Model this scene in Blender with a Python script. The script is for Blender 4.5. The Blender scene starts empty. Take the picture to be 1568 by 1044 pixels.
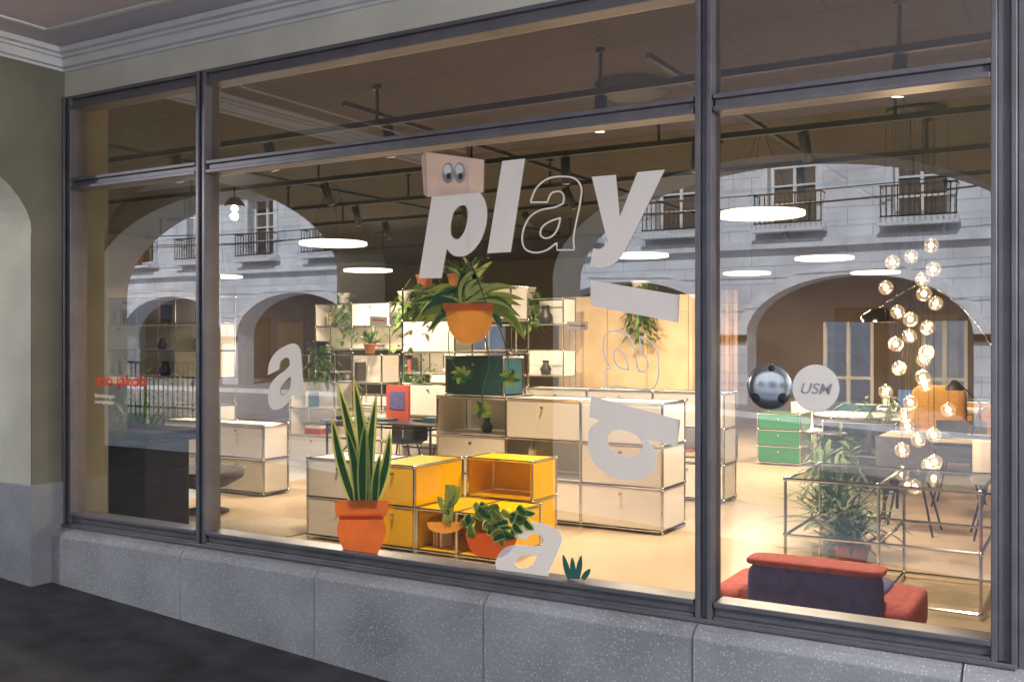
import bpy, math, random
from mathutils import Vector
from mathutils.geometry import tessellate_polygon
random.seed(7)
S=bpy.context.scene
COL=S.collection
# ------------------------------------------------------------------ materials
def _base(name):
    m=bpy.data.materials.new(name); m.use_nodes=True
    nt=m.node_tree; nt.nodes.clear()
    o=nt.nodes.new('ShaderNodeOutputMaterial')
    return m,nt,o
def mat(name,col,rough=.5,metal=0,var=.12,scale=4,bump=0,bscale=40,emi=None,es=0,transl=0,spec=.5):
    m,nt,o=_base(name); N=nt.nodes.new; L=nt.links.new
    p=N('ShaderNodeBsdfPrincipled'); p.inputs['Roughness'].default_value=rough
    p.inputs['Metallic'].default_value=metal
    p.inputs['Specular IOR Level'].default_value=spec
    tc=N('ShaderNodeTexCoord'); nz=N('ShaderNodeTexNoise'); nz.inputs['Scale'].default_value=scale
    nz.inputs['Detail'].default_value=6
    L(tc.outputs['Object'],nz.inputs['Vector'])
    mr=N('ShaderNodeMapRange'); mr.inputs[1].default_value=.3; mr.inputs[2].default_value=.7
    mr.inputs[3].default_value=1-var; mr.inputs[4].default_value=1+var
    L(nz.outputs['Fac'],mr.inputs[0])
    vm=N('ShaderNodeVectorMath'); vm.operation='SCALE'; vm.inputs[0].default_value=col[:3]
    L(mr.outputs[0],vm.inputs['Scale']); L(vm.outputs[0],p.inputs['Base Color'])
    if bump:
        n2=N('ShaderNodeTexNoise'); n2.inputs['Scale'].default_value=bscale; n2.inputs['Detail'].default_value=5
        L(tc.outputs['Object'],n2.inputs['Vector'])
        b=N('ShaderNodeBump'); b.inputs['Strength'].default_value=bump; b.inputs['Distance'].default_value=.01
        L(n2.outputs['Fac'],b.inputs['Height']); L(b.outputs[0],p.inputs['Normal'])
    if emi: 
        p.inputs['Emission Color'].default_value=(*emi,1); p.inputs['Emission Strength'].default_value=es
    out=p.outputs[0]
    if transl:
        t=N('ShaderNodeBsdfTranslucent'); L(vm.outputs[0],t.inputs['Color'])
        mx=N('ShaderNodeMixShader'); mx.inputs[0].default_value=transl
        L(out,mx.inputs[1]); L(t.outputs[0],mx.inputs[2]); out=mx.outputs[0]
    L(out,o.inputs['Surface'])
    return m
def glassmat(name,fac,tint=(1,1,1),rough=0,glow=None,fres=0,wave=0):
    m,nt,o=_base(name); N=nt.nodes.new; L=nt.links.new
    t=N('ShaderNodeBsdfTransparent'); t.inputs[0].default_value=(*tint,1)
    g=N('ShaderNodeBsdfGlossy'); g.inputs['Roughness'].default_value=rough
    mx=N('ShaderNodeMixShader'); mx.inputs[0].default_value=fac
    if wave:
        tc=N('ShaderNodeTexCoord'); n2=N('ShaderNodeTexNoise'); n2.inputs['Scale'].default_value=1.6; n2.inputs['Detail'].default_value=1
        L(tc.outputs['Object'],n2.inputs['Vector'])
        b=N('ShaderNodeBump'); b.inputs['Strength'].default_value=wave; b.inputs['Distance'].default_value=.01
        L(n2.outputs['Fac'],b.inputs['Height']); L(b.outputs[0],g.inputs['Normal'])
    if fres:
        fr=N('ShaderNodeFresnel'); fr.inputs['IOR'].default_value=1.5
        ma=N('ShaderNodeMath'); ma.operation='MULTIPLY_ADD'; L(fr.outputs[0],ma.inputs[0]); ma.inputs[1].default_value=fres; ma.inputs[2].default_value=fac; ma.use_clamp=True
        L(ma.outputs[0],mx.inputs[0])
    L(t.outputs[0],mx.inputs[1]); L(g.outputs[0],mx.inputs[2]); out=mx.outputs[0]
    if glow:
        e=N('ShaderNodeEmission'); e.inputs[0].default_value=(*glow[0],1); e.inputs[1].default_value=glow[1]
        a=N('ShaderNodeAddShader'); L(out,a.inputs[0]); L(e.outputs[0],a.inputs[1]); out=a.outputs[0]
    L(out,o.inputs['Surface'])
    return m
def terrazzo(name,base,speck,sc=55,kk=1):
    m=mat(name,base,.55,0,.22,2.5,.25,60); nt=m.node_tree; N=nt.nodes.new; L=nt.links.new
    p=[n for n in nt.nodes if n.type=='BSDF_PRINCIPLED'][0]; vm=[n for n in nt.nodes if n.type=='VECT_MATH'][0]
    tc=[n for n in nt.nodes if n.type=='TEX_COORD'][0]
    src=vm.outputs[0]
    for s,thr,k in ((sc,.30,.6),(sc*2.1,.36,.4),(sc*.6,.11,.55)):
        v=N('ShaderNodeTexVoronoi'); v.inputs['Scale'].default_value=s; L(tc.outputs['Object'],v.inputs['Vector'])
        a=N('ShaderNodeMath'); a.operation='LESS_THAN'; a.inputs[1].default_value=thr; L(v.outputs['Distance'],a.inputs[0])
        sp=N('ShaderNodeSeparateColor'); L(v.outputs['Color'],sp.inputs[0])
        b=N('ShaderNodeMath'); b.operation='GREATER_THAN'; b.inputs[1].default_value=.55; L(sp.outputs[0],b.inputs[0])
        c=N('ShaderNodeMath'); c.operation='MULTIPLY'; L(a.outputs[0],c.inputs[0]); L(b.outputs[0],c.inputs[1])
        d=N('ShaderNodeMath'); d.operation='MULTIPLY'; L(c.outputs[0],d.inputs[0]); d.inputs[1].default_value=k*kk
        mx=N('ShaderNodeMix'); mx.data_type='RGBA'; L(d.outputs[0],mx.inputs['Factor']); L(src,mx.inputs['A'])
        mx.inputs['B'].default_value=(*speck,1); src=mx.outputs['Result']
    L(src,p.inputs['Base Color'])
    return m
def jointed(name,base,line,bw,bh,ms=.012,axis='XZ',rough=.8,var=.1,scale=2,offs=.5,bump=.2,bscale=60):
    m=mat(name,base,rough,0,var,scale,bump,bscale); nt=m.node_tree; N=nt.nodes.new; L=nt.links.new
    p=[n for n in nt.nodes if n.type=='BSDF_PRINCIPLED'][0]; vm=[n for n in nt.nodes if n.type=='VECT_MATH'][0]
    tc=[n for n in nt.nodes if n.type=='TEX_COORD'][0]
    sx=N('ShaderNodeSeparateXYZ'); cx=N('ShaderNodeCombineXYZ'); L(tc.outputs['Object'],sx.inputs[0])
    L(sx.outputs['XYZ'.index(axis[0])],cx.inputs[0]); L(sx.outputs['XYZ'.index(axis[1])],cx.inputs[1])
    br=N('ShaderNodeTexBrick'); br.inputs['Scale'].default_value=1; br.inputs['Brick Width'].default_value=bw
    br.inputs['Row Height'].default_value=bh; br.inputs['Mortar Size'].default_value=ms; br.offset=offs
    br.inputs['Mortar Smooth'].default_value=.3
    L(cx.outputs[0],br.inputs['Vector'])
    mx=N('ShaderNodeMix'); mx.data_type='RGBA'; L(br.outputs['Fac'],mx.inputs['Factor']); L(vm.outputs[0],mx.inputs['A'])
    mx.inputs['B'].default_value=(*line,1); L(mx.outputs['Result'],p.inputs['Base Color'])
    return m
M=dict(
 asphalt=mat('asphalt',(.05,.05,.06),.75,0,.5,5,1,160),
 road=jointed('street_paving',(.42,.43,.46),(.30,.30,.32),.5,.3,.01,'XY',.7,.15),
 plaster=mat('olive_plaster',(.235,.235,.18),.85,0,.22,1.6,.3,50),
 jamb=mat('lit_jamb_plaster',(.56,.55,.46),.85,0,.2,1.6,.3,50),  # pier plaster lightened: street light painted into the jamb colour
 cream=mat('cream_plaster',(.80,.785,.70),.8,0,.1,2,.25,45),
 ceil=mat('arcade_ceiling_paint',(.66,.64,.72),.85,0,.08,.9,.15,30),
 mould=mat('moulding_white',(.84,.84,.86),.7,0,.07,3),
 terr=terrazzo('terrazzo',(.37,.38,.41),(.85,.85,.87),70,.85),
 pstone=terrazzo('pier_stone',(.29,.30,.33),(.52,.53,.55),75,.8),
 frame=mat('window_metal',(.18,.175,.20),.38,.25,.14,8),
 stone=jointed('sandstone',(.68,.74,.82),(.42,.46,.52),1.1,.42,.012,'XZ',.85,.2,1.2),
 stonel=mat('sandstone_trim',(.76,.80,.86),.8,0,.14,3,.3,20),
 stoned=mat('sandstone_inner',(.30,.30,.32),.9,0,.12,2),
 wglass=mat('dark_window_glass',(.04,.05,.06),.05,0,.1,2,spec=1),
 wfr=mat('white_window_wood',(.85,.85,.85),.5,0,.04),
 iron=mat('black_iron',(.012,.012,.014),.5,.3,.1),
 floor=mat('shop_floor',(.46,.36,.255),.28,0,.1,.8,.05,30),
 roof=mat('roof_tile',(.16,.09,.07),.9,0,.2,6),
 sceil=jointed('acoustic_panel_ceiling',(.060,.048,.038),(.018,.015,.012),1.25,.62,.012,'XY',.95,.3,30,.5,.6,120),
 swall=mat('shop_wall_brown',(.20,.15,.105),.8,0,.1,1),
 wood=jointed('oak_panel',(.60,.45,.28),(.30,.2,.12),.62,2.4,.008,'XZ',.55,.14,3,0),
 curt=mat('brown_curtain',(.20,.12,.07),.9,0,.2,6),
 black=mat('black_metal',(.010,.010,.010),.5,.1,.1),
 chrome=mat('chrome',(.6,.6,.6),.12,1,.02),
 white=mat('white_lacquer',(.78,.75,.69),.28,0,.03),
 yellow=mat('yellow_lacquer',(.80,.46,.012),.25,0,.03),
 green=mat('green_lacquer',(.004,.16,.015),.3,0,.03),
 teal=mat('teal_lacquer',(.03,.10,.13),.35,0,.03),
 anth=mat('anthracite_lacquer',(.04,.04,.045),.35,0,.03),
 leaf=mat('leaf_green',(.06,.14,.025),.5,0,.4,12,transl=.3),
 leaf2=mat('leaf_light',(.14,.22,.05),.5,0,.3,12,transl=.3),
 terra=mat('terracotta',(.50,.17,.06),.8,0,.12,8),
 red=mat('red_fabric',(.44,.10,.09),.9,0,.22,30,.3,200),
 bred=mat('book_red',(.45,.08,.06),.7,0,.1,30),
 blue=mat('violet_blue_fabric',(.11,.10,.27),.9,0,.2,20,.3,200),
 must=mat('mustard_fabric',(.36,.18,.035),.9,0,.15,20),
 grey=mat('grey_fabric',(.10,.095,.11),.9,0,.15,20),
 rug=mat('rug_wool',(.40,.34,.27),.95,0,.2,40),
 brown=mat('dark_brown_leather',(.014,.011,.010),.6,0,.15,8,spec=.15),
 paper=mat('paper',(.75,.73,.68),.7,0,.05),
 lamp=mat('lamp_diffuser',(.9,.85,.75),.5,emi=(1,.86,.64),es=2.6),
 bulb=mat('bulb_glow',(1,.8,.5),.5,emi=(1,.72,.38),es=30),
 screen=mat('screen',(.02,.03,.05),.2,emi=(.35,.5,.8),es=.6),
 glass=glassmat('shop_glass',.22,(.99,.99,.985),fres=1.7,wave=.02),
 globe=glassmat('globe_glass',.2,(1,.93,.85),0,((1,.70,.40),.25)),
 tglass=glassmat('table_glass',.25,(.9,.95,.92)),
 dwhite=mat('vinyl_white',(.96,.96,.98),.5,0,.02,transl=.22),
 silver=mat('silver_print',(.66,.68,.72),.18,1,.04),
 dred=mat('vinyl_red',(.85,.03,.03),.5,0,.02,transl=.3),
 dorange=mat('vinyl_orange',(.85,.22,.06),.5,0,.14,6,transl=.45),
 dorange2=mat('vinyl_orange_dark',(.62,.12,.03),.5,0,.05,transl=.45),
 damber=mat('vinyl_amber',(.88,.38,.07),.5,0,.14,6,transl=.45),
 dgreen=mat('vinyl_dark_green',(.045,.15,.07),.5,0,.2,14,transl=.4),
 dgreen2=mat('vinyl_olive',(.28,.34,.08),.5,0,.25,14,transl=.5),
 dlime=mat('vinyl_lime',(.60,.66,.22),.5,0,.15,14,transl=.5),
 dblueg=mat('vinyl_blue_green',(.03,.13,.14),.5,0,.1,transl=.5),
 ddark=mat('vinyl_dark',(.03,.03,.035),.5,0,.05),
 dgrey=mat('vinyl_grey',(.45,.45,.5),.4,0,.35,9,transl=.4),
 dpink=mat('vinyl_pink_white',(.88,.72,.66),.5,0,.12,5,transl=.4),
 dpink2=mat('vinyl_pink_side',(.66,.50,.45),.5,0,.12,5,transl=.4),
)
# ------------------------------------------------------------------ mesh builder
class MB:
    def __init__(s): s.v=[]; s.f=[]; s.m=[]; s.mats=[]; s.sm=[]
    def mi(s,k):
        if k not in s.mats: s.mats.append(k)
        return s.mats.index(k)
    def face(s,pts,k,smooth=False):
        b=len(s.v); s.v+= [tuple(p) for p in pts]; s.f.append(tuple(range(b,b+len(pts)))); s.m.append(s.mi(k)); s.sm.append(smooth)
    def box(s,x0,y0,z0,x1,y1,z1,k):
        b=len(s.v)
        s.v+=[(x0,y0,z0),(x1,y0,z0),(x1,y1,z0),(x0,y1,z0),(x0,y0,z1),(x1,y0,z1),(x1,y1,z1),(x0,y1,z1)]
        for f in ((0,3,2,1),(4,5,6,7),(0,1,5,4),(1,2,6,5),(2,3,7,6),(3,0,4,7)):
            s.f.append(tuple(b+i for i in f)); s.m.append(s.mi(k)); s.sm.append(False)
    def cyl(s,p0,p1,r,k,n=8,r2=None,cap=True):
        p0=Vector(p0);p1=Vector(p1); d=(p1-p0).normalized()
        a=d.orthogonal().normalized(); c=d.cross(a); r2=r if r2 is None else r2
        b=len(s.v)
        for p,rr in ((p0,r),(p1,r2)):
            for i in range(n):
                t=2*math.pi*i/n; s.v.append(tuple(p+a*math.cos(t)*rr+c*math.sin(t)*rr))
        for i in range(n):
            j=(i+1)%n; s.f.append((b+i,b+j,b+n+j,b+n+i)); s.m.append(s.mi(k)); s.sm.append(n>6)
        if cap:
            s.f.append(tuple(b+n-1-i for i in range(n))); s.m.append(s.mi(k)); s.sm.append(False)
            s.f.append(tuple(b+n+i for i in range(n))); s.m.append(s.mi(k)); s.sm.append(False)
    def lathe(s,c,prof,k,n=20):
        b=len(s.v)
        for r,z in prof:
            for i in range(n):
                t=2*math.pi*i/n; s.v.append((c[0]+r*math.cos(t),c[1]+r*math.sin(t),c[2]+z))
        for q in range(len(prof)-1):
            for i in range(n):
                j=(i+1)%n; s.f.append((b+q*n+i,b+q*n+j,b+(q+1)*n+j,b+(q+1)*n+i)); s.m.append(s.mi(k)); s.sm.append(True)
    def sph(s,c,r,k,n=12,m=8,sc=(1,1,1)):
        b=len(s.v)
        for q in range(m+1):
            ph=math.pi*q/m
            for i in range(n):
                t=2*math.pi*i/n
                s.v.append((c[0]+r*sc[0]*math.sin(ph)*math.cos(t),c[1]+r*sc[1]*math.sin(ph)*math.sin(t),c[2]+r*sc[2]*math.cos(ph)))
        for q in range(m):
            for i in range(n):
                j=(i+1)%n
                s.f.append((b+q*n+i,b+(q+1)*n+i,b+(q+1)*n+j,b+q*n+j)); s.m.append(s.mi(k)); s.sm.append(True)
    def rbox(s,x0,y0,z0,x1,y1,z1,r,k):   # rounded cushion
        cx,cy,cz=(x0+x1)/2,(y0+y1)/2,(z0+z1)/2; hx,hy,hz=(x1-x0)/2,(y1-y0)/2,(z1-z0)/2
        n,m=24,14; b=len(s.v); e=.35
        f=lambda v,e: math.copysign(abs(v)**e,v)
        for q in range(m+1):
            ph=math.pi*q/m-math.pi/2
            for i in range(n):
                t=2*math.pi*i/n
                s.v.append((cx+hx*f(math.cos(ph),e)*f(math.cos(t),e),cy+hy*f(math.cos(ph),e)*f(math.sin(t),e),cz+hz*f(math.sin(ph),e)))
        for q in range(m):
            for i in range(n):
                j=(i+1)%n
                s.f.append((b+q*n+i,b+q*n+j,b+(q+1)*n+j,b+(q+1)*n+i)); s.m.append(s.mi(k)); s.sm.append(True)
    def leaf(s,p,d,L,w,droop,k,seg=4):
        p=Vector(p); d=Vector(d).normalized(); side=d.cross(Vector((0,0,1)))
        if side.length<.1: side=Vector((1,0,0))
        side.normalize(); pts=[]
        for i in range(seg+1):
            t=i/seg; q=p+d*L*t+Vector((0,0,-droop*L*t*t)); ww=w*math.sin(math.pi*min(.97,.08+.9*t))
            pts.append((q-side*ww/2,q+side*ww/2))
        for i in range(seg): s.face([pts[i][0],pts[i][1],pts[i+1][1],pts[i+1][0]],k,True)
    def arch(s,axis,a0,a1,b0,b1,zb,zt,ops,k,ks=None,n=28):
        ks=ks or k
        T=(lambda a,b,z:(a,b,z)) if axis=='x' else (lambda a,b,z:(b,a,z))
        def bx(p0,p1,z0,z1):
            if axis=='x': s.box(p0,b0,z0,p1,b1,z1,k)
            else: s.box(b0,p0,z0,b1,p1,z1,k)
        cur=a0
        for c,h,sp,ri in sorted(ops):
            bx(cur,c-h,zb,zt); cur=c+h
            pr=[]
            for i in range(n+1):
                t=math.pi*(1-i/n); pr.append((c+h*math.cos(t),sp+ri*math.sin(t)))
            for (p,q),(r,w) in zip(pr,pr[1:]):
                s.face([T(p,b0,q),T(r,b0,w),T(r,b0,zt),T(p,b0,zt)],k)
                s.face([T(p,b1,q),T(r,b1,w),T(r,b1,zt),T(p,b1,zt)],k)
                s.face([T(p,b0,q),T(r,b0,w),T(r,b1,w),T(p,b1,q)],ks,True)
            for q,sg in ((c-h,1),(c+h,-1)):   # thin jamb lining
                e=q+sg*.003
                s.face([T(e,b0+.004,zb),T(e,b1-.004,zb),T(e,b1-.004,sp),T(e,b0+.004,sp)],ks)
            s.face([T(c-h,b0,zt),T(c+h,b0,zt),T(c+h,b1,zt),T(c-h,b1,zt)],k)
        bx(cur,a1,zb,zt)
    def ring(s,c,h,sp,ri,w,y0,y1,k,zb=0,n=28):
        pi=[];po=[]
        for i in range(n+1):
            t=math.pi*(1-i/n); pi.append((c+h*math.cos(t),sp+ri*math.sin(t))); po.append((c+(h+w)*math.cos(t),sp+(ri+w)*math.sin(t)))
        for i in range(n):
            a,b,c2,d=pi[i],pi[i+1],po[i+1],po[i]
            s.face([(q[0],y1,q[1]) for q in (a,b,c2,d)],k)
            s.face([(c2[0],y0,c2[1]),(d[0],y0,d[1]),(d[0],y1,d[1]),(c2[0],y1,c2[1])],k)
            s.face([(a[0],y0,a[1]),(b[0],y0,b[1]),(b[0],y1,b[1]),(a[0],y1,a[1])],k)
    def fill(s,loops,k,mp):
        vl=[[Vector((p[0],p[1],0)) for p in l] for l in loops]
        flat=[p for l in vl for p in l]; b=len(s.v)
        s.v+=[mp(p.x,p.y) for p in flat]
        for t in tessellate_polygon(vl):
            s.f.append(tuple(b+i for i in t)); s.m.append(s.mi(k)); s.sm.append(False)
    def obj(s,name,parent=None,bevel=0):
        me=bpy.data.meshes.new(name); me.from_pydata(s.v,[],s.f)
        for k in s.mats: me.materials.append(M[k])
        for p,mi,sm in zip(me.polygons,s.m,s.sm): p.material_index=mi; p.use_smooth=sm
        me.update(); o=bpy.data.objects.new(name,me); COL.objects.link(o)
        if parent: o.parent=parent
        if bevel:
            b=o.modifiers.new('bevel','BEVEL'); b.width=bevel; b.segments=2; b.limit_method='ANGLE'
        return o
def empty(name):
    e=bpy.data.objects.new(name,None); COL.objects.link(e); return e
def gz(x): return -.06*(max(-9,min(5,x))+5.3)
# ------------------------------------------------------------------ ground
g=MB()
xs=[-400,-60,-30,-20,-9,-7,-5,-3,-1,1,3,5,20,60,400]
def strip(mb,y0,y1,dz,k):
    for a,b in zip(xs,xs[1:]):
        mb.face([(a,y0,gz(a)+dz),(b,y0,gz(b)+dz),(b,y1,gz(b)+dz),(a,y1,gz(a)+dz)],k)
strip(g,-400,400,-.16,'road'); g.obj('ground')
g=MB(); strip(g,-4.4,-.02,0,'asphalt')
strip(g,-6.2,-4.402,0,'stonel')
for a,b in zip(xs,xs[1:]): g.face([(a,-6.2,gz(a)),(b,-6.2,gz(b)),(b,-6.2,gz(b)-.2),(a,-6.2,gz(a)-.2)],'pstone')
g.obj('arcade_pavement')
g=MB(); strip(g,-24,-17.2,-.03,'road')
for a,b in zip(xs,xs[1:]): g.face([(a,-17.2,gz(a)-.03),(b,-17.2,gz(b)-.03),(b,-17.2,gz(b)-.2),(a,-17.2,gz(a)-.2)],'stonel')
g.obj('opposite_pavement')
# ------------------------------------------------------------------ shop building with arcade
B=empty('arcade_shop_building')
w=MB()
w.arch('x',-17,12.5,-4.95,-4.35,-.9,3.9,[(-2.45,2.15,2.2,1.0),(-9.1,2.5,2.2,1.2),(3.05,2.75,2.2,1.1),(9.1,2.75,2.2,1.1),(-14.6,2.2,2.2,1.1)],'plaster','cream')
w.obj('street_arches',B)
for x in (-6.49,-12.6):
    w=MB(); w.arch('y',-4.35,.0,x,x+.6,-.8,3.5,[(-1.825,1.555,2.29,.66)],'plaster','jamb'); w.obj('cross_arch',B)
    w=MB()   # stone plinth blocks at feet of the piers
    w.box(x-.015,-.285,-.8,x+.615,-.0,.68,'pstone'); w.box(x-.015,-4.3,-.8,x+.615,-3.365,.68,'pstone'); w.obj('pier_plinth',B,.008)
w=MB()
w.box(-17,-4.35,3.5,12.5,-.0,3.62,'ceil'); w.obj('arcade_ceiling',B)
w=MB()  # wall above window, lintel
w.box(-5.89,-.035,3.205,12.5,.30,3.5,'cream'); w.box(-17,0,-.8,-6.49,.3,3.5,'plaster'); w.box(-6.49,.0,-.8,-5.89,.3,3.5,'plaster')
w.box(.55,0,-.9,12.5,.3,3.205,'cream'); w.obj('shop_front_wall',B)
w=MB()  # cornice
for i,(z0,z1,pr) in enumerate(((3.365,3.385,.02),(3.385,3.44,.05),(3.44,3.46,.075),(3.46,3.497,.11))):
    w.box(-5.89,-.035-pr,z0,12.4,-.0355,z1,'mould')
    w.box(-5.8895,-4.349,z0,-5.89+pr,-.036-pr,z1,'mould')
w.obj('cornice',B,.006)
w=MB()
w.box(-5.55,-4.2,3.488,-5.52,-.42,3.4995,'mould'); w.box(-5.52,-.42,3.488,4,-.39,3.4995,'mould')
w.cyl((-5.5,-1.15,3.49),(-4.35,-.43,3.49),.006,'cream',6)
w.obj('ceiling_moulding',B)
w=MB()  # terrazzo plinth under window
xx=[-6.02,-4.66,-3.62,-2.55,-1.50,-.45,.62]
for a,b in zip(xx,xx[1:]):
    a2=a+.003; b2=b-.003
    a2=max(a2,-5.885) if a==xx[0] else a2
    v0=len(w.v)
    ysf=-.14
    pts=[(ysf,-.9),(ysf,.335),(ysf+.03,.365),(-.045,.388),(.20,.388),(.20,-.9)]
    n=len(pts)
    w.v+=[(a2,p[0],p[1]) for p in pts]+[(b2,p[0],p[1]) for p in pts]
    for i in range(n):
        j=(i+1)%n; w.f.append((v0+i,v0+j,v0+n+j,v0+n+i)); w.m.append(w.mi('terr')); w.sm.append(False)
    w.f.append(tuple(v0+i for i in range(n))); w.m.append(0); w.sm.append(False)
    w.f.append(tuple(v0+n+i for i in reversed(range(n)))); w.m.append(0); w.sm.append(False)
w.box(-5.88,-.130,-.9,.6,.19,.33,'pstone')
w.obj('terrazzo_plinth',B,.004)
w=MB()
w.box(-17.2,-5.1,3.9,12.7,15.2,4.05,'stonel')
w.box(-17,-4.45,3.62,12.5,14.8,3.72,'stoned')
w.obj('roof_slab',B)
# arcade ceiling lanterns (one of them is the lit point reflected in the second pane, the other is added fill)
def lantern_or_fill(x,y,z,pw):
    e=empty('arcade_lantern_or_fill'); m=MB()
    m.cyl((x,y,3.5),(x,y,z+.2),.008,'black',6); m.lathe((x,y,3.46),[(0,0),(.06,0),(.05,.04),(0,.04)],'black',14)
    m.lathe((x,y,z),[(.0,.20),(.05,.19),(.10,.12),(.105,.10),(.10,.105),(.04,.17),(0,.18)],'black',20); m.sph((x,y,z+.08),.035,'bulb',14,10)
    m.obj('lantern_or_fill_body',e)
    l=bpy.data.lights.new('lantern_or_fill_light','POINT'); l.energy=pw; l.color=(1,.97,.95); l.shadow_soft_size=.035
    o=bpy.data.objects.new('lantern_or_fill_light',l); o.location=(x,y,z-.0); COL.objects.link(o); o.parent=e
lantern_or_fill(-7.5,-3.0,2.85,140)
lantern_or_fill(3.0,-2.4,2.85,520)  # unseen fill lamp, added off-frame to light the stone base
# ------------------------------------------------------------------ shop window frame + glass
W=empty('shop_window')
f=MB()
def member(vert,c,lo,hi,wd=.072):
    h=wd/2
    for a,b,y0,y1 in ((c-h,c-h+.022,-.058,.07),(c-h+.022,c+h-.022,-.036,.06),(c+h-.022,c+h,-.058,.07)):
        if vert: f.box(a,y0,lo,b,y1,hi,'frame')
        else: f.box(lo,y0,a,hi,y1,b,'frame')
X=[-5.845,-4.59,-1.485,-.315]
for i,c in enumerate(X): member(True,c,.40,3.20,.09 if i in(0,3) else .075)
for a,b in zip(X,X[1:]):
    member(False,.435,a+.0455,b-.0455,.085); member(False,2.625,a+.0455,b-.0455,.075); member(False,3.155,a+.0455,b-.0455,.085)
f.box(-5.885,-.075,.386,-.27,-.0585,.405,'frame')
f.box(-.268,-.05,-.8,.55,.2,3.2,'frame')
f.obj('frame',W,.004)
gmb=MB()
for a,b in zip(X,X[1:]):
    for z0,z1 in ((.45,2.60),(2.65,3.13)):
        gmb.face([(a,0,z0),(b,0,z0),(b,0,z1),(a,0,z1)],'glass')
gmb.obj('glass_panes',W)
# ------------------------------------------------------------------ interior shell
I=empty('shop_interior_room')
r=MB(); r.box(-14,.2,-.12,1.2,14.6,0,'floor'); r.obj('shop_floor',I)
r=MB(); r.box(-14,.3,3.36,1.2,14.6,3.45,'sceil'); r.obj('shop_ceiling',I)
r=MB(); r.box(-14.2,.3,-.1,-14,14.8,3.36,'swall'); r.box(1.2,.3,-.1,1.4,14.8,3.36,'swall')
wins=[(-12.3,-11.3),(-9.9,-8.9),(-4.45,-3.55),(-2.75,-2.0)]
cur=-14
for a,b in wins:
    r.box(cur,14.6,-.1,a,14.8,3.36,'swall'); r.box(a,14.6,-.1,b,14.8,.25,'swall'); r.box(a,14.6,1.95,b,14.8,3.36,'swall'); cur=b
r.box(cur,14.6,-.1,1.2,14.8,3.36,'swall'); r.obj('walls',I)
r=MB()
for a,b in wins:
    for x in (a,(a+b)/2-.03,b-.06): r.box(x,14.62,.25,x+.06,14.7,1.95,'wfr')
    r.box(a,14.63,.9,b,14.69,.95,'wfr')
r.obj('back_window_frames',I)
r=MB(); r.box(-5.885,.2,.36,-.27,.32,.387,'wood'); r.obj('inner_sill',I)
c=MB(); c.box(-16,19,-.3,4,19.3,3.2,'stonel'); c.obj('courtyard_wall')
p=MB(); p.box(-7.0,9.0,0,-4.9,9.12,2.25,'wood')
for i in range(9): p.cyl((-4.8+.06*i,9.1+.03*(i%2),0),(-4.8+.06*i,9.1+.03*(i%2),2.3),.035,'curt',8)
p.obj('wood_partition')
# ------------------------------------------------------------------ modular furniture
def cabinet(name,x0,y0,cols,rows,cw=.75,rh=.35,dp=.36,z0=.03,k='white',cells={},top=None,stuff=.5,frame='chrome'):
    m=MB(); x1=x0+cols*cw; y1=y0+dp; z1=z0+rows*rh; r=.011
    for i in range(cols+1):
        x=x0+i*cw
        for y in (y0,y1):
            m.cyl((x,y,0 if z0<.1 else z0),(x,y,z1),r,frame,6)
            for j in range(rows+1): m.sph((x,y,z0+j*rh),.017,frame,8,6)
        for j in range(rows+1): m.cyl((x,y0,z0+j*rh),(x,y1,z0+j*rh),r,frame,6)
    for j in range(rows+1):
        for y in (y0,y1): m.cyl((x0,y,z0+j*rh),(x1,y,z0+j*rh),r,frame,6)
    for i in range(cols):
        for j in range(rows):
            kk=cells.get((i,j),k); a=x0+i*cw+.014; b=a+cw-.028; q=z0+j*rh+.014; t=q+rh-.028
            pk=k if kk in('o','x') else kk
            if kk=='x': continue
            m.box(a,y0+.014,q-.010,b,y1-.014,q-.003,pk)   # shelf
            if kk=='o':
                m.box(a,y1-.008,q,b,y1+.002,t,pk)
                if random.random()<stuff:
                    ty=random.random()
                    if ty<.5:
                        xx=a+random.uniform(.03,.3*cw); n=random.randint(3,9)
                        for _ in range(n):
                            bw=random.uniform(.015,.04); bh=random.uniform(.55,.85)*(t-q)
                            if xx+bw>b: break
                            m.box(xx,y0+.1,q,xx+bw-.003,y0+.1+random.uniform(.13,.18),q+bh,random.choice(['paper','white','anth','paper','brown','wood','grey','bred','teal'])); xx+=bw
                    elif ty<.8:
                        c=(a+b)/2+random.uniform(-.1,.1); h=random.uniform(.4,.8)*(t-q)
                        m.lathe((c,(y0+y1)/2,q),[(0,0),(h*.3,.0),(h*.42,h*.4),(h*.2,h*.75),(h*.25,h),(0,h)],random.choice(['white','terra','anth','teal']),16)
                    else:
                        zz=q
                        for _ in range(random.randint(2,5)):
                            h=random.uniform(.015,.04); m.box(a+.15,y0+.1,zz,a+.15+random.uniform(.2,.28),y0+.28,zz+h,random.choice(['paper','white','wood','grey','bred'])); zz+=h+.0005
            else:
                m.box(a,y0-.004,q,b,y0+.012,t,kk)
                m.cyl(((a+b)/2,y0-.028,t-.05),((a+b)/2,y0-.004,t-.05),.012,'chrome',10)
                m.box(a,y1-.012,q,b,y1+.002,t,kk)
            if i==0: m.box(x0-.003,y0+.02,q,x0+.006,y1-.02,t,pk)
            if i==cols-1: m.box(x1-.006,y0+.02,q,x1+.003,y1-.02,t,pk)
    tk=top or k
    if tk!='x':
        for i in range(cols):m.box(x0+i*cw+.014,y0+.014,z1-.002,x0+(i+1)*cw-.014,y1-.014,z1+.006,tk)
    return m.obj(name)
cabinet('white_sideboard',-8.9,3.3,2,2)
cabinet('white_sideboard',-9.0,6.4,4,2,cells={(1,1):'o'})
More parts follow.
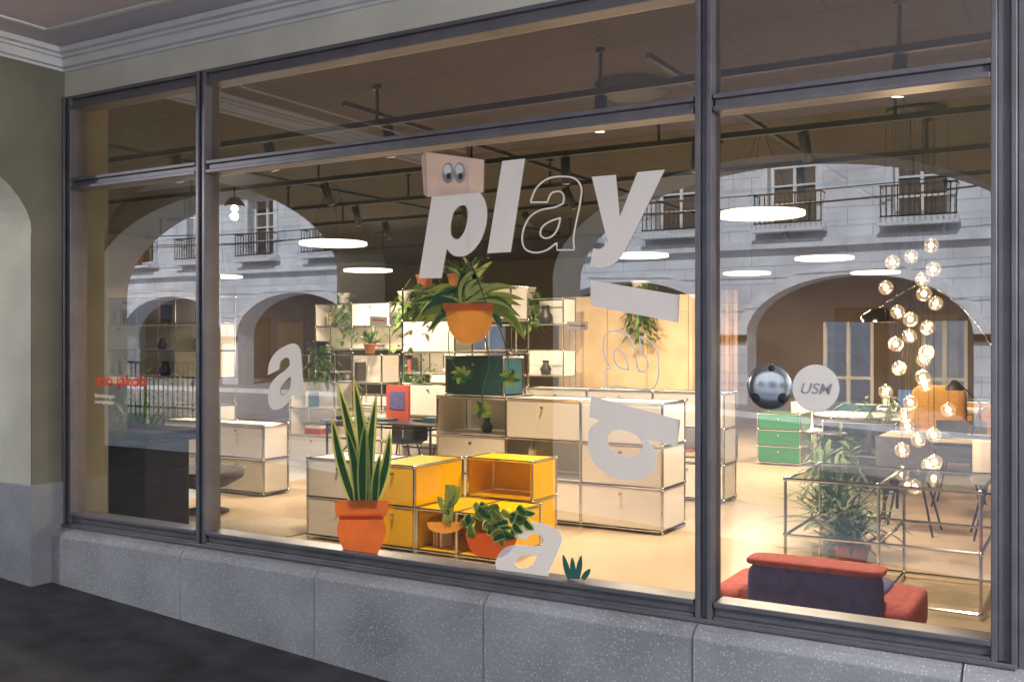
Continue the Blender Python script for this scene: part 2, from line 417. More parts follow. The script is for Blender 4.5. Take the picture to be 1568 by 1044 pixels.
cabinet('drawer_cabinet',-5.36,3.49,3,3,dp=.5,cells={(1,1):'o',(0,2):'o'},stuff=1)
cabinet('teal_cabinet',-5.3,3.55,1,1,cw=.62,z0=1.1,k='teal',dp=.36)
cabinet('drawer_cabinet',-5.45,5.3,3,3,cells={(2,1):'o'})
cabinet('white_display_cabinet',-5.55,1.93,1,2,cw=.66,rh=.31,dp=.5)
cabinet('yellow_display_cabinet',-4.86,1.9,1,2,cw=.40,rh=.31,dp=.66,k='yellow')
cabinet('yellow_display_cabinet',-4.44,2.60,1,2,cw=.6,rh=.31,dp=.4,k='yellow',cells={(0,1):'o'},stuff=0)
cabinet('low_display_shelf',-4.44,1.9,2,1,cw=.36,rh=.31,dp=.62,k='yellow',cells={(0,0):'o',(1,0):'o'},stuff=1)
cabinet('green_roller_cabinet',-3.86,8.6,1,3,cw=.55,rh=.21,dp=.5,k='green')
cabinet('anthracite_sideboard',-4.95,8.4,1,2,k='anth',cells={(0,1):'o'})
cabinet('anthracite_sideboard',-2.6,6.8,1,2,k='anth',cells={(0,1):'o'})
cabinet('white_sideboard',-2.9,11.8,3,2)
cells={}
for i in range(6):
    for j in range(6):
        cells[(i,j)]=random.choice(['o','o','o','x','x','white','x','white','x'])
cabinet('open_shelving',-10.9,8.0,6,6,cells=cells,top='x',rh=.36,stuff=.9)
cells={(i,j):random.choice(['x','x','x','white','o']) for i in range(2) for j in range(6)}
cabinet('open_shelving',-6.9,5.0,2,6,cells=cells,top='x',rh=.36,cw=.72,stuff=.9)
cabinet('open_shelving',-12.2,5.0,3,6,cells={(i,j):random.choice(['o','o','x','white']) for i in range(3) for j in range(6)},rh=.36,stuff=.9)
cabinet('open_shelving',-9.1,5.5,2,4,cells={(0,0):'white',(1,0):'white',(0,1):'o',(1,1):'o',(0,2):'o',(1,2):'x',(0,3):'x',(1,3):'o'},top='x',stuff=1)
cabinet('glass_display_table',-1.72,2.1,2,2,cw=.56,rh=.35,dp=.9,cells={(i,j):'x' for i in range(2) for j in range(2)},top='tglass',frame='chrome')
def desk(name,x0,y0,w,d,h=.74,k='anth',leg='chrome',items=5):
    m=MB(); m.box(x0,y0,h-.022,x0+w,y0+d,h,k)
    for x in (x0+.06,x0+w-.06):
        for y in (y0+.05,y0+d-.05):
            m.cyl((x,y,0),(x,y,h-.023),.014,leg,8)
        m.cyl((x,y0+.05,.18),(x,y0+d-.05,h-.08),.008,leg,6); m.cyl((x,y0+.05,h-.05),(x,y0+d-.05,h-.05),.012,leg,6)
    m.cyl((x0+.06,y0+.05,h-.05),(x0+w-.06,y0+.05,h-.05),.012,leg,6); m.cyl((x0+.06,y0+d-.05,.2),(x0+w-.06,y0+d-.05,.2),.012,leg,6)
    for i in range(items):
        a=x0+.1+random.random()*(w-.4); b=y0+.1+random.random()*(d-.3)
        m.box(a,b,h+.001+i*.0007,a+random.uniform(.1,.28),b+random.uniform(.1,.2),h+random.uniform(.01,.05),random.choice(['paper','teal','bred','brown','paper']))
    return m.obj(name)
desk('writing_desk',-7.35,4.1,1.5,.75,leg='black',items=8)
desk('writing_desk',-2.9,9.2,1.6,.8,k='white',items=3)
desk('writing_desk',-1.75,5.2,1.5,.75,k='wood',leg='black')
desk('console_table',-13,2.5,2.2,.7,k='wood')
# red picture book standing on the desk, desk lamp beside it
m=MB(); m.box(-6.75,4.5,.741,-6.45,4.54,1.12,'bred'); m.box(-6.70,4.494,.86,-6.50,4.4995,1.05,'blue'); m.obj('standing_picture_book')
def desklamp(x,y,z,h=.5):
    m=MB(); m.lathe((x,y,z),[(0,0),(.08,0),(.08,.02),(0,.02)],'black',16); m.cyl((x,y,z+.02),(x+.08,y,z+h*.6),.007,'black',6); m.cyl((x+.08,y,z+h*.6),(x-.12,y,z+h),.007,'black',6)
    m.lathe((x-.14,y,z+h-.08),[(.08,0),(.07,.04),(.02,.09),(0,.09)],'black',16); m.obj('desk_lamp')
desklamp(-7.15,4.5,.741); desklamp(-8.4,3.45,.74,.45); desklamp(-1.0,5.5,.741)
m=MB(); m.box(-8.1,.9,.82,-6.2,1.5,.90,'brown'); m.box(-8.0,.98,0,-6.35,1.42,.82,'brown'); m.obj('reception_counter',None,.02)
def laptop(x,y,z):
    m=MB(); m.box(x,y,z,x+.32,y+.22,z+.015,'grey'); m.box(x,y+.22,z+.005,x+.32,y+.235,z+.22,'screen'); m.obj('laptop')
laptop(-2.3,9.4,.742)
def chair(x,y,k,rot=0):
    m=MB(); R=lambda a,b:(x+a*math.cos(rot)-b*math.sin(rot),y+a*math.sin(rot)+b*math.cos(rot))
    n=9
    def pt(u,v):
        if v<1: yy=-.22+.40*v; zz=.45-.03*math.sin(v*3.1)+.05*u*u*1.5
        else: yy=.18+.10*(v-1)-.10*u*u*3*(v-1); zz=.45+.36*(v-1)
        a,b=R(u*.46,yy); return (a,b,zz)
    for i in range(n-1):
        for j in range(14):
            u0=-.5+i/(n-1);u1=-.5+(i+1)/(n-1);v0=j/7;v1=(j+1)/7
            m.face([pt(u0,v0),pt(u1,v0),pt(u1,v1),pt(u0,v1)],k,True)
    for a in (-1,1):
        for b in (-1,1):
            p=R(a*.12,b*.12); q=R(a*.22,b*.20); m.cyl((p[0],p[1],.43),(q[0],q[1],0),.010,'black',6)
    m.obj('shell_chair')
for x,y,k,rt in ((-1.4,4.75,'grey',3.1),(-.7,4.8,'white',3.3),(-1.2,6.35,'grey',0),(-2.6,8.95,'teal',3.0),(-6.9,5.0,'black',.2),(-6.2,5.05-.1,'black',-.1),(-3.2,8.9,'white',1.2)): chair(x,y,k,rt)
def sofa(name,x0,y0,w,d,k,k2,back='far',h=.62):
    m=MB(); s=.36
    m.rbox(x0,y0,.14,x0+w,y0+d,s,.05,k)
    if back=='far': m.rbox(x0+.02,y0+d-.2,.3,x0+w-.02,y0+d+.04,h+.12,.05,k)
    else: m.rbox(x0+.16,y0-.05,.18,x0+w-.12,y0+.12,h,.05,k2); m.rbox(x0+.15,y0-.045,h-.030,x0+w-.11,y0+.16,h+.008,.04,k)
    for a,wd in ((x0-.04,.18),(x0+w-.13,.14)): m.rbox(a,y0,.16,a+wd,y0+d,.46 if back=='far' else .345,.05,k)
    m.rbox(x0+.14,y0+.16,s-.04,x0+w-.14,y0+d-.05,s+.02,.05,k2)
    for a in (x0+.08,x0+w-.08):
        for b in (y0+.08,y0+d-.08): m.cyl((a,b,0),(a,b,.17),.015,'chrome',8)
    return m.obj(name)
sofa('lounge_sofa',-1.69,.72,.92,.6,'red','blue','near',.515)
sofa('mustard_sofa',-2.5,10.2,1.7,.8,'must','must')
def armchair(name,x,y,k):
    m=MB(); m.rbox(x-.32,y-.3,.3,x+.32,y+.3,.48,.05,k); m.rbox(x-.32,y+.2,.35,x+.32,y+.38,1.05,.05,k)
    m.rbox(x-.4,y-.25,.35,x-.28,y+.32,.62,.05,k); m.rbox(x+.28,y-.25,.35,x+.4,y+.32,.62,.05,k)
    m.cyl((x,y,.04),(x,y,.32),.025,'chrome',10)
    for i in range(5):
        t=i*1.257; m.cyl((x,y,.05),(x+.3*math.cos(t),y+.3*math.sin(t),.02),.014,'chrome',6)
    m.obj(name)
armchair('mustard_armchair',-1.75,8.9,'must'); armchair('grey_lounge_chair',-11,4,'grey')
m=MB(); m.lathe((-7.25,2.4,0),[(0,.01),(.22,.01),(.05,.05),(.04,.2),(.2,.24),(.34,.32),(.37,.40),(.33,.39),(.25,.33),(0,.31)],'grey',28); m.obj('round_lounge_seat')
m=MB(); m.lathe((-2.55,8.3,0),[(.0,.0),(.28,.01),(.06,.05),(.035,.2),(.04,.6),(.1,.69),(.5,.70),(.51,.72),(0,.725)],'white',28); m.obj('round_tulip_table')
m=MB(); m.lathe((-6.2,2.0,0),[(0,.0),(.5,.001),(.5,.012),(0,.013)],'rug',32); m.obj('round_rug')
def plant(name,x,y,z,h=.6,r=.3,n=40,pot=.12,k='leaf',trail=False,lw=.06):
    m=MB()
    if pot: m.lathe((x,y,z),[(0,.0),(pot*.7,.0),(pot*.95,pot*1.4),(pot*1.05,pot*1.4),(pot*1.05,pot*1.6),(pot*.85,pot*1.6),(pot*.8,pot*1.4),(0,pot*1.4)],random.choice(['terra','white','anth']),18)
    zz=z+pot*1.4
    for i in range(n):
        t=random.uniform(0,6.283); e=random.uniform(.3,1.4)
        d=Vector((math.cos(t)*math.cos(e),math.sin(t)*math.cos(e),math.sin(e)))
        if trail:
            q=Vector((x+math.cos(t)*pot,y+math.sin(t)*pot,zz-random.random()*h))
            q+=Vector((random.uniform(-.05,.05),random.uniform(-.05,.05),0))*(1+2*(zz-q.z))
            m.leaf(q,(d.x,d.y,random.uniform(-.6,.4)),random.uniform(.07,.13),lw,.5,random.choice([k,k,'leaf2']),3)
        elif i%3==0:
            m.leaf((x,y,zz),d,h*random.uniform(.6,1),lw,.35,k,5)
        else:
            q=Vector((x,y,zz))+d*h*random.uniform(.3,.95); q.x=x+(q.x-x)*r/h*1.6; q.y=y+(q.y-y)*r/h*1.6
            m.leaf(q,(d.x+random.uniform(-.6,.6),d.y+random.uniform(-.6,.6),random.uniform(-.3,.6)),h*random.uniform(.15,.3),lw*.8,.4,random.choice([k,k,'leaf2']),3)
            if i%6==1: m.cyl((x,y,zz-.02),q,.004,'leaf',5)
    return m.obj(name)
plant('potted_plant',-1.45,2.75,.05,.42,.22,220,.12,'leaf',lw=.035)
plant('trailing_plant',-2.0,4.6,.62,.6,.2,200,.12,trail=True,lw=.045)
plant('potted_plant',-1.75,3.6,.02,.75,.22,200,.12,'leaf',lw=.035)
plant('potted_plant',-7.9,6.5,.76,.5,.3,90,.12,lw=.045); plant('potted_plant',-6.6,6.5,.76,.4,.25,60,.1,'leaf2')
plant('potted_plant',-6.3,5.2,2.2,.4,.3,60,.1,'leaf2'); plant('trailing_plant',-6.7,5.15,2.2,.8,.3,160,.1,trail=True)
plant('trailing_plant',-8.7,5.65,1.44,.5,.3,150,.1,trail=True,lw=.05); plant('potted_plant',-7.9,5.65,1.44,.35,.2,80,.08,lw=.035)
for a in (-10.4,-9.2,-8.2,-7.0): plant('trailing_plant',a,8.1,2.2,random.uniform(.4,.9),.3,130,.1,trail=True,lw=.07)
plant('trailing_plant',-5.6,8.8,2.25,.8,.3,200,.12,trail=True,lw=.06)
plant('potted_plant',-2.1,7.2,0,.9,.4,140,.16); plant('potted_plant',-9.6,3.5,0,1.3,.45,160,.17,lw=.05); plant('potted_plant',-.35,6.5,0,1.2,.4,140,.16)
# ------------------------------------------------------------------ lamps
WARM=(1,.80,.56)
def area(parent,loc,size,pw,col=WARM):
    l=bpy.data.lights.new('lamp_light','AREA'); l.shape='DISK'; l.size=size; l.energy=pw; l.color=col
    o=bpy.data.objects.new('lamp_light',l); o.location=loc; COL.objects.link(o); o.parent=parent
def disc(x,y,z=2.6,r=.35,pw=175):
    e=empty('disc_pendant_lamp'); m=MB()
    m.lathe((x,y,z),[(0,.0),(r,.0),(r,.03),(0,.035)],'lamp',36)
    for t in (0,2.09,4.18): m.cyl((x+r*.8*math.cos(t),y+r*.8*math.sin(t),z+.03),(x,y,z+.74),.0025,'black',5)
    m.obj('shade',e)
    if pw: area(e,(x,y,z-.02),r*1.8,pw)
for a in ((-2.36,3.7),(-6.9,3.8),(-2.94,8.3),(-4.75,6.8),(-2.9,11.3,2.6,.35,0),(-12,7),(-9.1,7.1),(-4.6,10.5)): disc(*a)
def spot(parent,m,x,y,z,aim,pw,ang=70):
    p=Vector((x,y,z-.09)); d=(Vector(aim)-p).normalized()
    m.cyl((x,y,z),(x,y,z-.06),.008,'black',6); m.cyl(p-d*.08,p+d*.13,.038,'black',14); m.cyl(p+d*.1301,p+d*.1325,.030,'lamp',14)
    if pw:
        l=bpy.data.lights.new('spot_light','SPOT'); l.energy=pw*1.3; l.spot_size=math.radians(ang); l.spot_blend=.7; l.color=WARM; l.shadow_soft_size=.03
        o=bpy.data.objects.new('spot_light',l); o.location=p+d*.15; o.rotation_euler=d.to_track_quat('-Z','Y').to_euler(); COL.objects.link(o); o.parent=parent
def track(y,x0,x1,spots):
    e=empty('ceiling_track_spotlights'); m=MB(); z=3.08
    m.box(x0,y-.02,z,x1,y+.02,z+.04,'black')
    x=x0+.3
    while x<x1: m.cyl((x,y,z+.035),(x,y,3.36),.012,'black',6); m.cyl((x,y,3.33),(x,y,3.36),.03,'black',10); x+=1.7
    for (x,aim,pw) in spots: spot(e,m,x,y,z,aim,pw)
    m.obj('track',e)
track(1.25,-8,.6,[(-5.3,(-5.2,2.1,.6),0),(-4.2,(-4.4,2.0,.3),380),(-2.6,(-2.7,1.2,0),270),(-1.9,(-1.5,1.2,.4),0),(-.9,(-1.1,1.5,.5),230),(-6.3,(-6.6,2,.5),0)])
track(2.9,-10,.6,[(-4.9,(-4.8,3.5,.7),0),(-3.7,(-3.9,3.5,.7),300),(-8.0,(-8.2,3.3,.4),300),(-1.8,(-1.7,4.5,.3),0),(-6.2,(-6,4.2,.5),0),(-2.6,(-3,3.6,.5),0)])
track(4.3,-10,.6,[(-5.6,(-5.9,5.5,.7),0),(-4.4,(-3.9,5.5,.7),0),(-7.0,(-7.2,5.3,.4),0),(-2.2,(-2.4,5.5,.3),0)])
track(5.6,-12,.6,[(-7.6,(-7.6,6.6,.7),400),(-9.3,(-9.3,7.9,1.2),0),(-5.6,(-5.8,8.9,1.2),350),(-3,(-3.4,8.4,.5),300),(-1.2,(-1.2,7.2,.5),0)])
track(8.6,-12,.6,[(-3.5,(-3.5,9.6,.7),0),(-1.6,(-1.8,10.2,.5),200),(-6,(-6.2,9,1),0),(-8,(-8.2,9,1),0)])
e=MB()
for x in (-7.0,-4.4,-2.2): e.box(x,1.0,3.18,x+.03,9,3.21,'black')
e.obj('cross_ceiling_track')
m=MB(); m.lathe((-2.77,2.1,3.36),[(0,-.09),(.17,-.09),(.24,-.06),(.26,-.0)],'black',30); m.obj('ceiling_air_vent')
ch=empty('glass_globe_chandelier'); m=MB()
cx,cy=-1.22,3.9; m.lathe((cx,cy,3.33),[(0,0),(.22,0),(.22,.03),(0,.03)],'black',24)
random.seed(21)
for i in range(30):
    z=2.32-i*.062; t=i*1.9; rr=.08+.17*random.random(); x=cx+rr*math.cos(t); y=cy+rr*math.sin(t)
    m.cyl((x,y,z+.05),(x,y,3.33),.0018,'black',4); m.sph((x,y,z),.056,'globe',18,12); m.sph((x,y,z),.02,'bulb',10,8); m.cyl((x,y,z+.02),(x,y,z+.06),.008,'chrome',8)
m.obj('globes',ch)
l=bpy.data.lights.new('chandelier_light','POINT'); l.energy=40; l.color=(1,.74,.42); l.shadow_soft_size=.2
o=bpy.data.objects.new('chandelier_light',l); o.location=(cx,cy,1.5); COL.objects.link(o); o.parent=ch
m=MB()
prev=None
for i in range(17):
    t=i/16; p=(-.5-1.35*math.sin(t*1.7)*t,5.8,2.15*math.sin(min(1.0,t*1.25)*1.57)-.25*max(0,t-.75)*4)
    if prev: m.cyl(prev,p,.009,'chrome',8)
    prev=p
m.lathe((prev[0],prev[1],prev[2]-.12),[(.17,0),(.16,.06),(.08,.12),(0,.13)],'chrome',20); m.box(-.65,5.65,0,-.35,5.95,.07,'white'); m.obj('arc_floor_lamp')
# ------------------------------------------------------------------ decals on the glass (outlines measured on the pane)
def gl(off):
    def mp(px,py):
        t=(px-784)/1524; dx=-.51+.86*t; dy=.86+.51*t; s=(4.18-off)/dy
        return (dx*s,-off,1.6+(520-py)/1524*s)
    return mp
def smooth(pts,n=6):
    out=[]; N=len(pts)
    for i in range(N):
        p1=pts[i];p2=pts[(i+1)%N]; c1=len(p1)>2; c2=len(p2)>2
        p0=p1 if c1 else pts[i-1]; p3=p2 if c2 else pts[(i+2)%N]
        if c1 and c2: out.append((p1[0],p1[1])); continue
        for j in range(n):
            t=j/n
            out.append(tuple(.5*((2*p1[q])+(-p0[q]+p2[q])*t+(2*p0[q]-5*p1[q]+4*p2[q]-p3[q])*t*t+(-p0[q]+3*p1[q]-3*p2[q]+p3[q])*t**3) for q in (0,1)))
    return out
A_OUT=[(5,66,1),(11,85),(28,97),(52,100),(76,97),(91,85),(94,66),(94,22),(100,2,1),(69,2,1),(66,12,1),(50,2),(30,-1),(12,4),(3,17),(3,34),(11,48),(28,56),(50,59),(64,64,1),(63,73),(57,79),(48,80),(39,77),(35,66,1)]
A_IN=[(64,45,1),(63,31),(56,21),(44,18),(34,23),(35,33),(46,40)]
def aff(pts,o,ex,ey): return [(o[0]+ex[0]*p[0]/100+ey[0]*p[1]/100,o[1]+ex[1]*p[0]/100+ey[1]*p[1]/100)+tuple(p[2:]) for p in pts]
def ribbon(mb,loop,w,k,mp,closed=True):
    n=len(loop); L=[];R=[]
    for i in range(n):
        a=Vector(loop[i-1] if (closed or i) else loop[0]); b=Vector(loop[(i+1)%n] if (closed or i<n-1) else loop[i]); d=(b-a)
        if d.length<1e-6: d=Vector((1,0))
        d.normalize(); nn=Vector((-d.y,d.x))*w/2; c=Vector(loop[i]); L.append(c+nn); R.append(c-nn)
    for i in range(n if closed else n-1):
        j=(i+1)%n; mb.face([mp(*L[i]),mp(*L[j]),mp(*R[j]),mp(*R[i])],k)
def circle(cx,cy,rx,ry=None,n=36): ry=ry or rx; return [(cx+rx*math.cos(6.28318*i/n),cy+ry*math.sin(6.28318*i/n)) for i in range(n)]
G1=gl(.004)
def letter(name,loops,k='dwhite'):
    m=MB(); m.fill([smooth(l) for l in loops],k,G1); return m.obj(name)
letter('letter_p_decal',[[(663,288,1),(698,286,1),(697,298,1),(712,287),(732,291),(744,310),(745,338),(735,368),(716,388),(696,390),(684,379,1),(676,424,1),(641,424,1)],
    [(703,314),(713,314),(716,328),(712,350),(702,364),(692,360),(690,345),(694,325)]])
letter('letter_l_decal',[[(769,245,1),(804,241,1),(782,384,1),(746,386,1)]])
letter('letter_y_decal',[[(906,269,1),(943,266,1),(949,330,1),(976,262,1),(1018,258,1),(962,372),(945,398),(926,408),(903,406,1),(908,378,1),(920,379),(930,368),(926,352)]])
letter('letter_l_decal',[[(904,427,1),(1041,450,1),(1039,492,1),(904,466,1)]])
letter('letter_b_decal',[[(905,604,1),(1042,641,1),(1037,682,1),(989,669,1),(1004,690),(1001,717),(979,732),(948,731),(916,714),(901,684),(903,655),(919,641,1),(902,637,1)],
    [(930,667),(945,656),(970,662),(984,678),(977,693),(957,696),(937,686)]])
def aletter(name,o,ex,ey,outline=False):
    m=MB(); L=[smooth(aff(A_OUT,o,ex,ey)),smooth(aff(A_IN,o,ex,ey))]
    if outline:
        for l in L: ribbon(m,l,2.4,'dwhite',G1)
    else: m.fill(L,'dwhite',G1)
    m.obj(name)
aletter('letter_a_outline_decal',(793,384),(86,-1),(22,-115),True)
aletter('letter_a_outline_decal',(924,500),(2,92),(84,12),True)
aletter('letter_a_decal',(411,632),(58,-30),(-6,-88)); 
aletter('letter_a_decal',(750,872),(88,22),(36,-84))
m=MB(); m.fill([circle(1249,592,36)],'dwhite',G1)
st=empty('round_sticker'); m.obj('disc',st)
def text(body,px,py,hpx,k,parent,shear=0,bold=.0,off=.006,sx=1):
    cu=bpy.data.curves.new(body.replace(' ','_'),'FONT'); cu.body=body; cu.shear=shear; cu.offset=bold
    o=bpy.data.objects.new('lettering',cu); COL.objects.link(o); a=Vector(gl(off)(px,py)); b=Vector(gl(off)(px,py-hpx))
    o.location=a; o.rotation_euler=(math.pi/2,0,0); s=(b-a).length/.70; o.scale=(s*sx,s,s); cu.materials.append(M[k]); o.parent=parent
text('USM',1224,600,16,'dgrey',st,.25,.012,sx=1.05)
tj=empty('shop_name_lettering'); text('teo jakob',145,587,17,'dred',tj,0,.004,sx=1.25); text('Einrichtungen',145,606,6,'dwhite',tj,0,.01); text('Gerechtigkeitsgasse',145,615,5,'dwhite',tj,0,.01,sx=.8)
c0=Vector(G1(1178,590)); m=MB(); m.sph(c0,.098,'silver',36,24,(1,.22,1))
for px,py,r in ((1181,562,.014),(1158,606,.020),(1198,607,.022)):
    q=Vector(gl(.02)(px,py)); m.sph((q.x,-.017,q.z),r,'ddark',20,12,(1,.4,1))
m.obj('metal_ball_sticker')
m=MB(); m.fill([[(652,231),(741,243),(740,293),(654,300)]],'dpink',gl(.007)); m.fill([[(645,238),(651.5,231),(653.5,300),(649,296)]],'dpink2',gl(.007))
for x in (686,704):
    m.fill([circle(x,263,9,16)],'dgrey',gl(.009)); m.fill([circle(x-1,258,6,8)],'dwhite',gl(.011)); m.fill([circle(x+1,268,3.5,5)],'ddark',gl(.013))
m.obj('googly_eyes_sticker')
def pleaf(m,b,t,w,k,off,bend=0,k2=None):
    b=Vector(b);t=Vector(t);d=t-b;n=Vector((-d.y,d.x)).normalized()
    for ww0,kk,oo,en in ((w/2,k,off,1),(w*.3,k2,off+.0006,.93)):
        if not kk: continue
        L=[];R=[]
        for i in range(11):
            s=i/10; c=b+d*s*en+n*bend*math.sin(math.pi*s*en); ww=ww0*(math.sin(math.pi*min(1,.18+.82*s))**.7 if s<1 else 0)
            L.append(c+n*ww);R.append(c-n*ww)
        m.fill([[tuple(p) for p in L]+[tuple(p) for p in reversed(R)]],kk,gl(oo))
m=MB()
for i,(b,t,w,bd) in enumerate([((545,775),(508,632),17,-5),((552,775),(516,582),18,6),((570,775),(597,655),17,6),((566,775),(577,598),17,-5),((560,775),(541,571),20,4),((548,775),(529,650),16,5),((574,775),(583,690),14,-3),((556,775),(560,640),17,-3)]):
    pleaf(m,b,t,w,'dlime',.004+.0016*i,bd,'dgreen')
m.fill([smooth([(522,785,1),(584,785,1),(591,812),(578,846,1),(530,848,1),(516,812)])],'dorange',gl(.020)); m.fill([smooth([(513,768),(516,764),(591,764),(594,768),(593,782),(584,789),(522,789),(514,784)],3)],'dorange',gl(.022))
m.fill([[(519,788),(588,788),(587,793),(520,793)]],'dorange2',gl(.0235))
m.obj('snake_plant_pot_decal')
m=MB(); random.seed(3)
ribbon(m,[(716,222),(716,300),(718,400),(722,470)],2,'ddark',gl(.003),False)
for s in (-1,1): ribbon(m,[(718,395),(718+s*15,430),(718+s*32,478)],1.5,'ddark',gl(.0115),False)
for i in range(34):
    a=math.radians(-205+ i*230/33)
    Ln=random.uniform(55,92); b=(717+random.uniform(-12,12),466); ca=math.cos(a)
    t=(b[0]+Ln*ca*1.0,b[1]+Ln*math.sin(a)*.85+(22 if abs(ca)>.6 else 0))
    pleaf(m,b,t,random.uniform(11,17),random.choice(['dgreen2','dgreen2','dgreen','dlime']),.004+.0002*i,(1 if ca<0 else -1)*random.uniform(10,20),random.choice(['dgreen2',None,'dlime','dgreen']))
m.fill([smooth([(681,468,1),(755,468,1),(752,495),(735,520),(706,522),(688,502)])],'damber',gl(.013)); m.fill([[(678,462),(757,462),(755,474),(680,474)]],'dorange',gl(.014))
for (pth,lf) in (([(735,505),(750,550),(740,590),(738,625)],(738,625)),([(752,480),(772,520),(779,572)],(781,576)),([(690,500),(688,540),(706,570)],(706,572))):
    ribbon(m,[p[:2] for p in smooth([(p[0],p[1]) for p in pth])][:len(pth)*6-6],1.6,'dgreen',gl(.0125),False)
    for i in range(8):
        a=math.radians(i*45+15); pleaf(m,lf,(lf[0]+17*math.cos(a),lf[1]+15*math.sin(a)),7,random.choice(['dgreen2','dgreen']),.0145+.0002*i,2)
m.obj('hanging_plant_decal')
m=MB()
for q,(pt,wd) in enumerate([([(684,800),(688,770),(689,740)],16),([(687,770),(698,762),(700,742)],9),([(686,782),(676,772),(674,758)],8)]):
    for o2,ww,kk in ((0,wd,'dgreen2'),(.0008,wd*.35,'dlime')):
        lp=[p for p in smooth([(p[0],p[1]) for p in pt])][:12]; ribbon(m,lp,ww,kk,gl(.004+q*.002+o2),False)
m.fill([smooth([(653,797,1),(710,797,1),(704,808),(690,813),(672,813),(658,808)])],'damber',gl(.012)); m.obj('cactus_decal')
m=MB(); m.fill([smooth([(712,815,1),(795,812,1),(786,836),(768,850),(735,850),(720,838)])],'dorange2',gl(.003))
random.seed(11)
for i in range(44):
    a=random.uniform(0,6.28); rr=random.random()**.6; c=(756+50*rr*math.cos(a),788+32*rr*math.sin(a)); a2=random.uniform(.2,2.9)
    pleaf(m,c,(c[0]+22*math.cos(a2),c[1]+18*math.sin(a2)),14,'dlime' if i%3 else 'dgreen2',.004+.0003*i,2,'dgreen2' if i%2 else 'dgreen')
m.obj('pothos_decal')
m=MB()
for i,(b,t) in enumerate([((872,884),(862,846)),((878,884),(876,850)),((884,884),(890,847)),((892,884),(904,868))]): pleaf(m,b,t,9,'dblueg',.004+.0004*i)
m.obj('small_snake_plant_decal')
m=MB()
for a,b,c2,d in ((566,482,593,496),(868,490,900,503)):
    m.fill([[(a,b),(c2,b+1),(c2,d),(a,d)]],'dwhite',gl(-.05)); m.fill([[(a+4,b+5),(c2-4,b+6),(c2-4,b+8),(a+4,b+7)]],'dred',gl(-.048))
m.obj('reflected_signs')  # reflections of white signs, put in as flat coloured plates behind the glass
# ------------------------------------------------------------------ opposite side of the street
O=empty('opposite_arcade_building')
w=MB(); bays=[6.4-5.6*k for k in range(10)]
w.arch('x',-50,12,-19.7,-19,-1.5,3.75,[(c,2.45,1.75,1.35) for c in bays],'stone','stonel')
for c in bays: w.ring(c,2.45,1.75,1.35,.24,-19,-18.93,'stonel')
for c in bays:
    for sgn in (-1,1): w.box(c+sgn*2.8-.34,-18.999,1.6,c+sgn*2.8+.34,-18.88,1.75,'stonel')
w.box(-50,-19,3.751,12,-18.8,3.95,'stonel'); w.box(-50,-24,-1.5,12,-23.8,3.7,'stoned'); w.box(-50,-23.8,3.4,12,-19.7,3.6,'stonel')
for c in bays:
    w.box(c-1.5,-23.795,-.6,c-.1,-23.75,2.5,'wglass'); w.box(c+.3,-23.795,-.6,c+1.6,-23.75,2.3,'wood')
w.obj('ground_floor_arches',O)
fl=[(4.35,6.15),(7.6,9.35),(10.7,12.2)]
w=MB(); zc=3.75
wx=sorted([c+s*1.4 for c in bays for s in (-1,1)]); hw=.56
for z0,z1 in fl:
    w.box(-50,-19.7,zc,12,-19,z0,'stone'); cur=-50
    for x in wx: w.box(cur,-19.7,z0,x-hw,-19,z1,'stone'); cur=x+hw
    w.box(cur,-19.7,z0,12,-19,z1,'stone'); zc=z1
w.box(-50,-19.7,zc,12,-19,13.2,'stone'); w.box(-50,-19.8,13.2,12,-18.5,13.6,'stonel'); w.box(-50,-18.999,6.95,12,-18.9,7.1,'stonel'); w.box(-50,-18.999,10.1,12,-18.9,10.22,'stonel')
w.face([(-50,-18.5,13.6),(12,-18.5,13.6),(12,-26,19),(-50,-26,19)],'roof'); w.obj('upper_wall',O)
w=MB()
for z0,z1 in fl:
    for x in wx:
        w.box(x-hw,-19.4,z0,x+hw,-19.32,z1,'wglass')
        for a in (x-hw,x-.04,x+hw-.07): w.box(a,-19.319,z0,a+.07,-19.25,z1,'wfr')
        for q in range(5):
            zz=z0+(z1-z0-.06)*q/4; w.box(x-hw,-19.318,zz,x+hw,-19.262,zz+.045,'wfr')
        for a in (x-hw-.16,x+hw+.001): w.box(a,-18.999,z0-.05,a+.16,-18.93,z1+.0,'stonel')
        w.box(x-hw-.24,-18.999,z1+.001,x+hw+.24,-18.86,z1+.2,'stonel'); w.box(x-hw-.22,-18.998,z0-.18,x+hw+.22,-18.82,z0-.051,'stonel')
w.obj('windows',O)
w=MB()
for x in wx:
    for zb,zt in ((4.31,4.95),(7.56,8.1)):
        w.box(x-.78,-18.62,zt,x+.78,-18.58,zt+.04,'iron'); w.box(x-.78,-18.62,zb-.02,x+.78,-18.58,zb+.01,'iron')
        for i in range(14): w.cyl((x-.76+i*.117,-18.6,zb),(x-.76+i*.117,-18.6,zt),.014,'iron',5)
        for a in (x-.78,x+.76): w.box(a,-18.95,zt,a+.02,-18.6,zt+.03,'iron')
    w.box(x-.82,-18.98,4.10,x+.82,-18.5,4.168,'stonel')
w.obj('balconies',O)
random.seed(5)
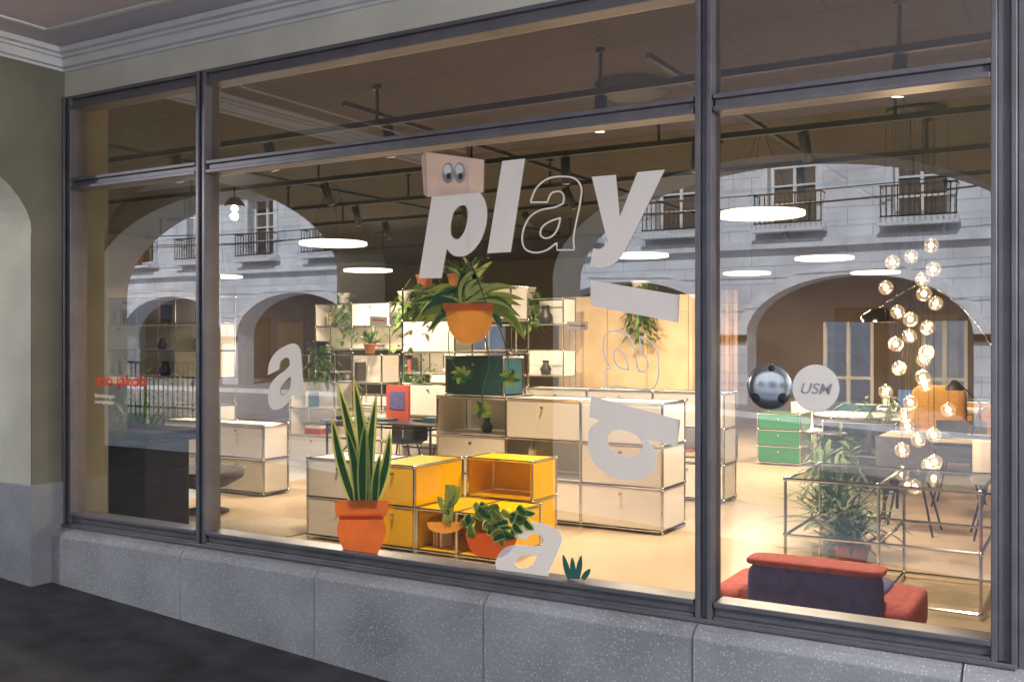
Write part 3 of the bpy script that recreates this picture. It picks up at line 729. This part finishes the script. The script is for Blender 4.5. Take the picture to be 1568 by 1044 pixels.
def shrub(x,y,z,r,n=500):
    m=MB(); m.lathe((x,y,z),[(0,0),(.16,0),(.2,.3),(0,.3)],'terra',12); m.cyl((x,y,z+.25),(x,y,z+.7),.03,'brown',6)
    for i in range(n):
        a=random.uniform(0,6.28);b=math.acos(random.uniform(-1,1));q=r*random.uniform(.5,1.05)
        c=Vector((x+q*math.sin(b)*math.cos(a),y+q*math.sin(b)*math.sin(a),z+.55+r+q*1.4*math.cos(b)))
        m.leaf(c,(random.uniform(-1,1),random.uniform(-1,1),random.uniform(-.5,1)),.18,.09,.3,random.choice(['leaf','leaf','leaf2']),2)
    m.obj('balcony_shrub')
shrub(-28.6,-18.75,4.17,.5)
m=MB()
for z,y in ((4.75,-17.2),(4.62,-16.4),(5.1,-17.8),(6.4,-12)):
    pr=None
    for i in range(25):
        x=-45+i*2.3; p=(x,y,z-.25*math.sin(math.pi*((x%14)/14)))
        if pr: m.cyl(pr,p,.014,'iron',5,cap=False)
        pr=p
m.obj('overhead_wires')
m=MB()
x=-23
for i in range(60):
    m.cyl((x,-9.5,gz(x)-.2),(x,-9.5,gz(x)+.95),.012,'iron',5); x+=.14
for z in (0,.9): m.box(-23,-9.52,gz(-20)+z+.02,-14.7,-9.48,gz(-20)+z+.06,'iron')
for i in range(5): m.cyl((-23+i*2.06,-9.5,gz(-20)-.2),(-23+i*2.06,-9.5,gz(-20)+1.05),.03,'iron',8)
m.obj('iron_railing')
# ------------------------------------------------------------------ sky, sun, camera
EL,AZ=math.radians(38),math.radians(12)
wd=bpy.data.worlds.new('World'); S.world=wd; wd.use_nodes=True; nt=wd.node_tree
sk=nt.nodes.new('ShaderNodeTexSky'); sk.sky_type='NISHITA'; sk.sun_disc=False; sk.sun_elevation=EL; sk.sun_rotation=AZ
bg=nt.nodes['Background']; bg.inputs[1].default_value=.15; nt.links.new(sk.outputs[0],bg.inputs[0])
sl=bpy.data.lights.new('sun','SUN'); sl.energy=5; sl.angle=math.radians(.5); sl.color=(1,.975,.94)
so=bpy.data.objects.new('sun',sl); d=Vector((math.sin(AZ)*math.cos(EL),math.cos(AZ)*math.cos(EL),math.sin(EL)))
so.rotation_euler=d.to_track_quat('Z','Y').to_euler(); so.location=(0,0,30); COL.objects.link(so)
cd=bpy.data.cameras.new('camera'); cd.lens=35; cd.sensor_width=36; cd.clip_end=1500; cd.clip_start=.02
co=bpy.data.objects.new('camera',cd); co.location=(0,-4.18,1.6); co.rotation_euler=(math.pi/2,0,math.atan2(.51,.86)); COL.objects.link(co); S.camera=co
S.view_settings.view_transform='Standard'; S.view_settings.look='None'; S.view_settings.exposure=0
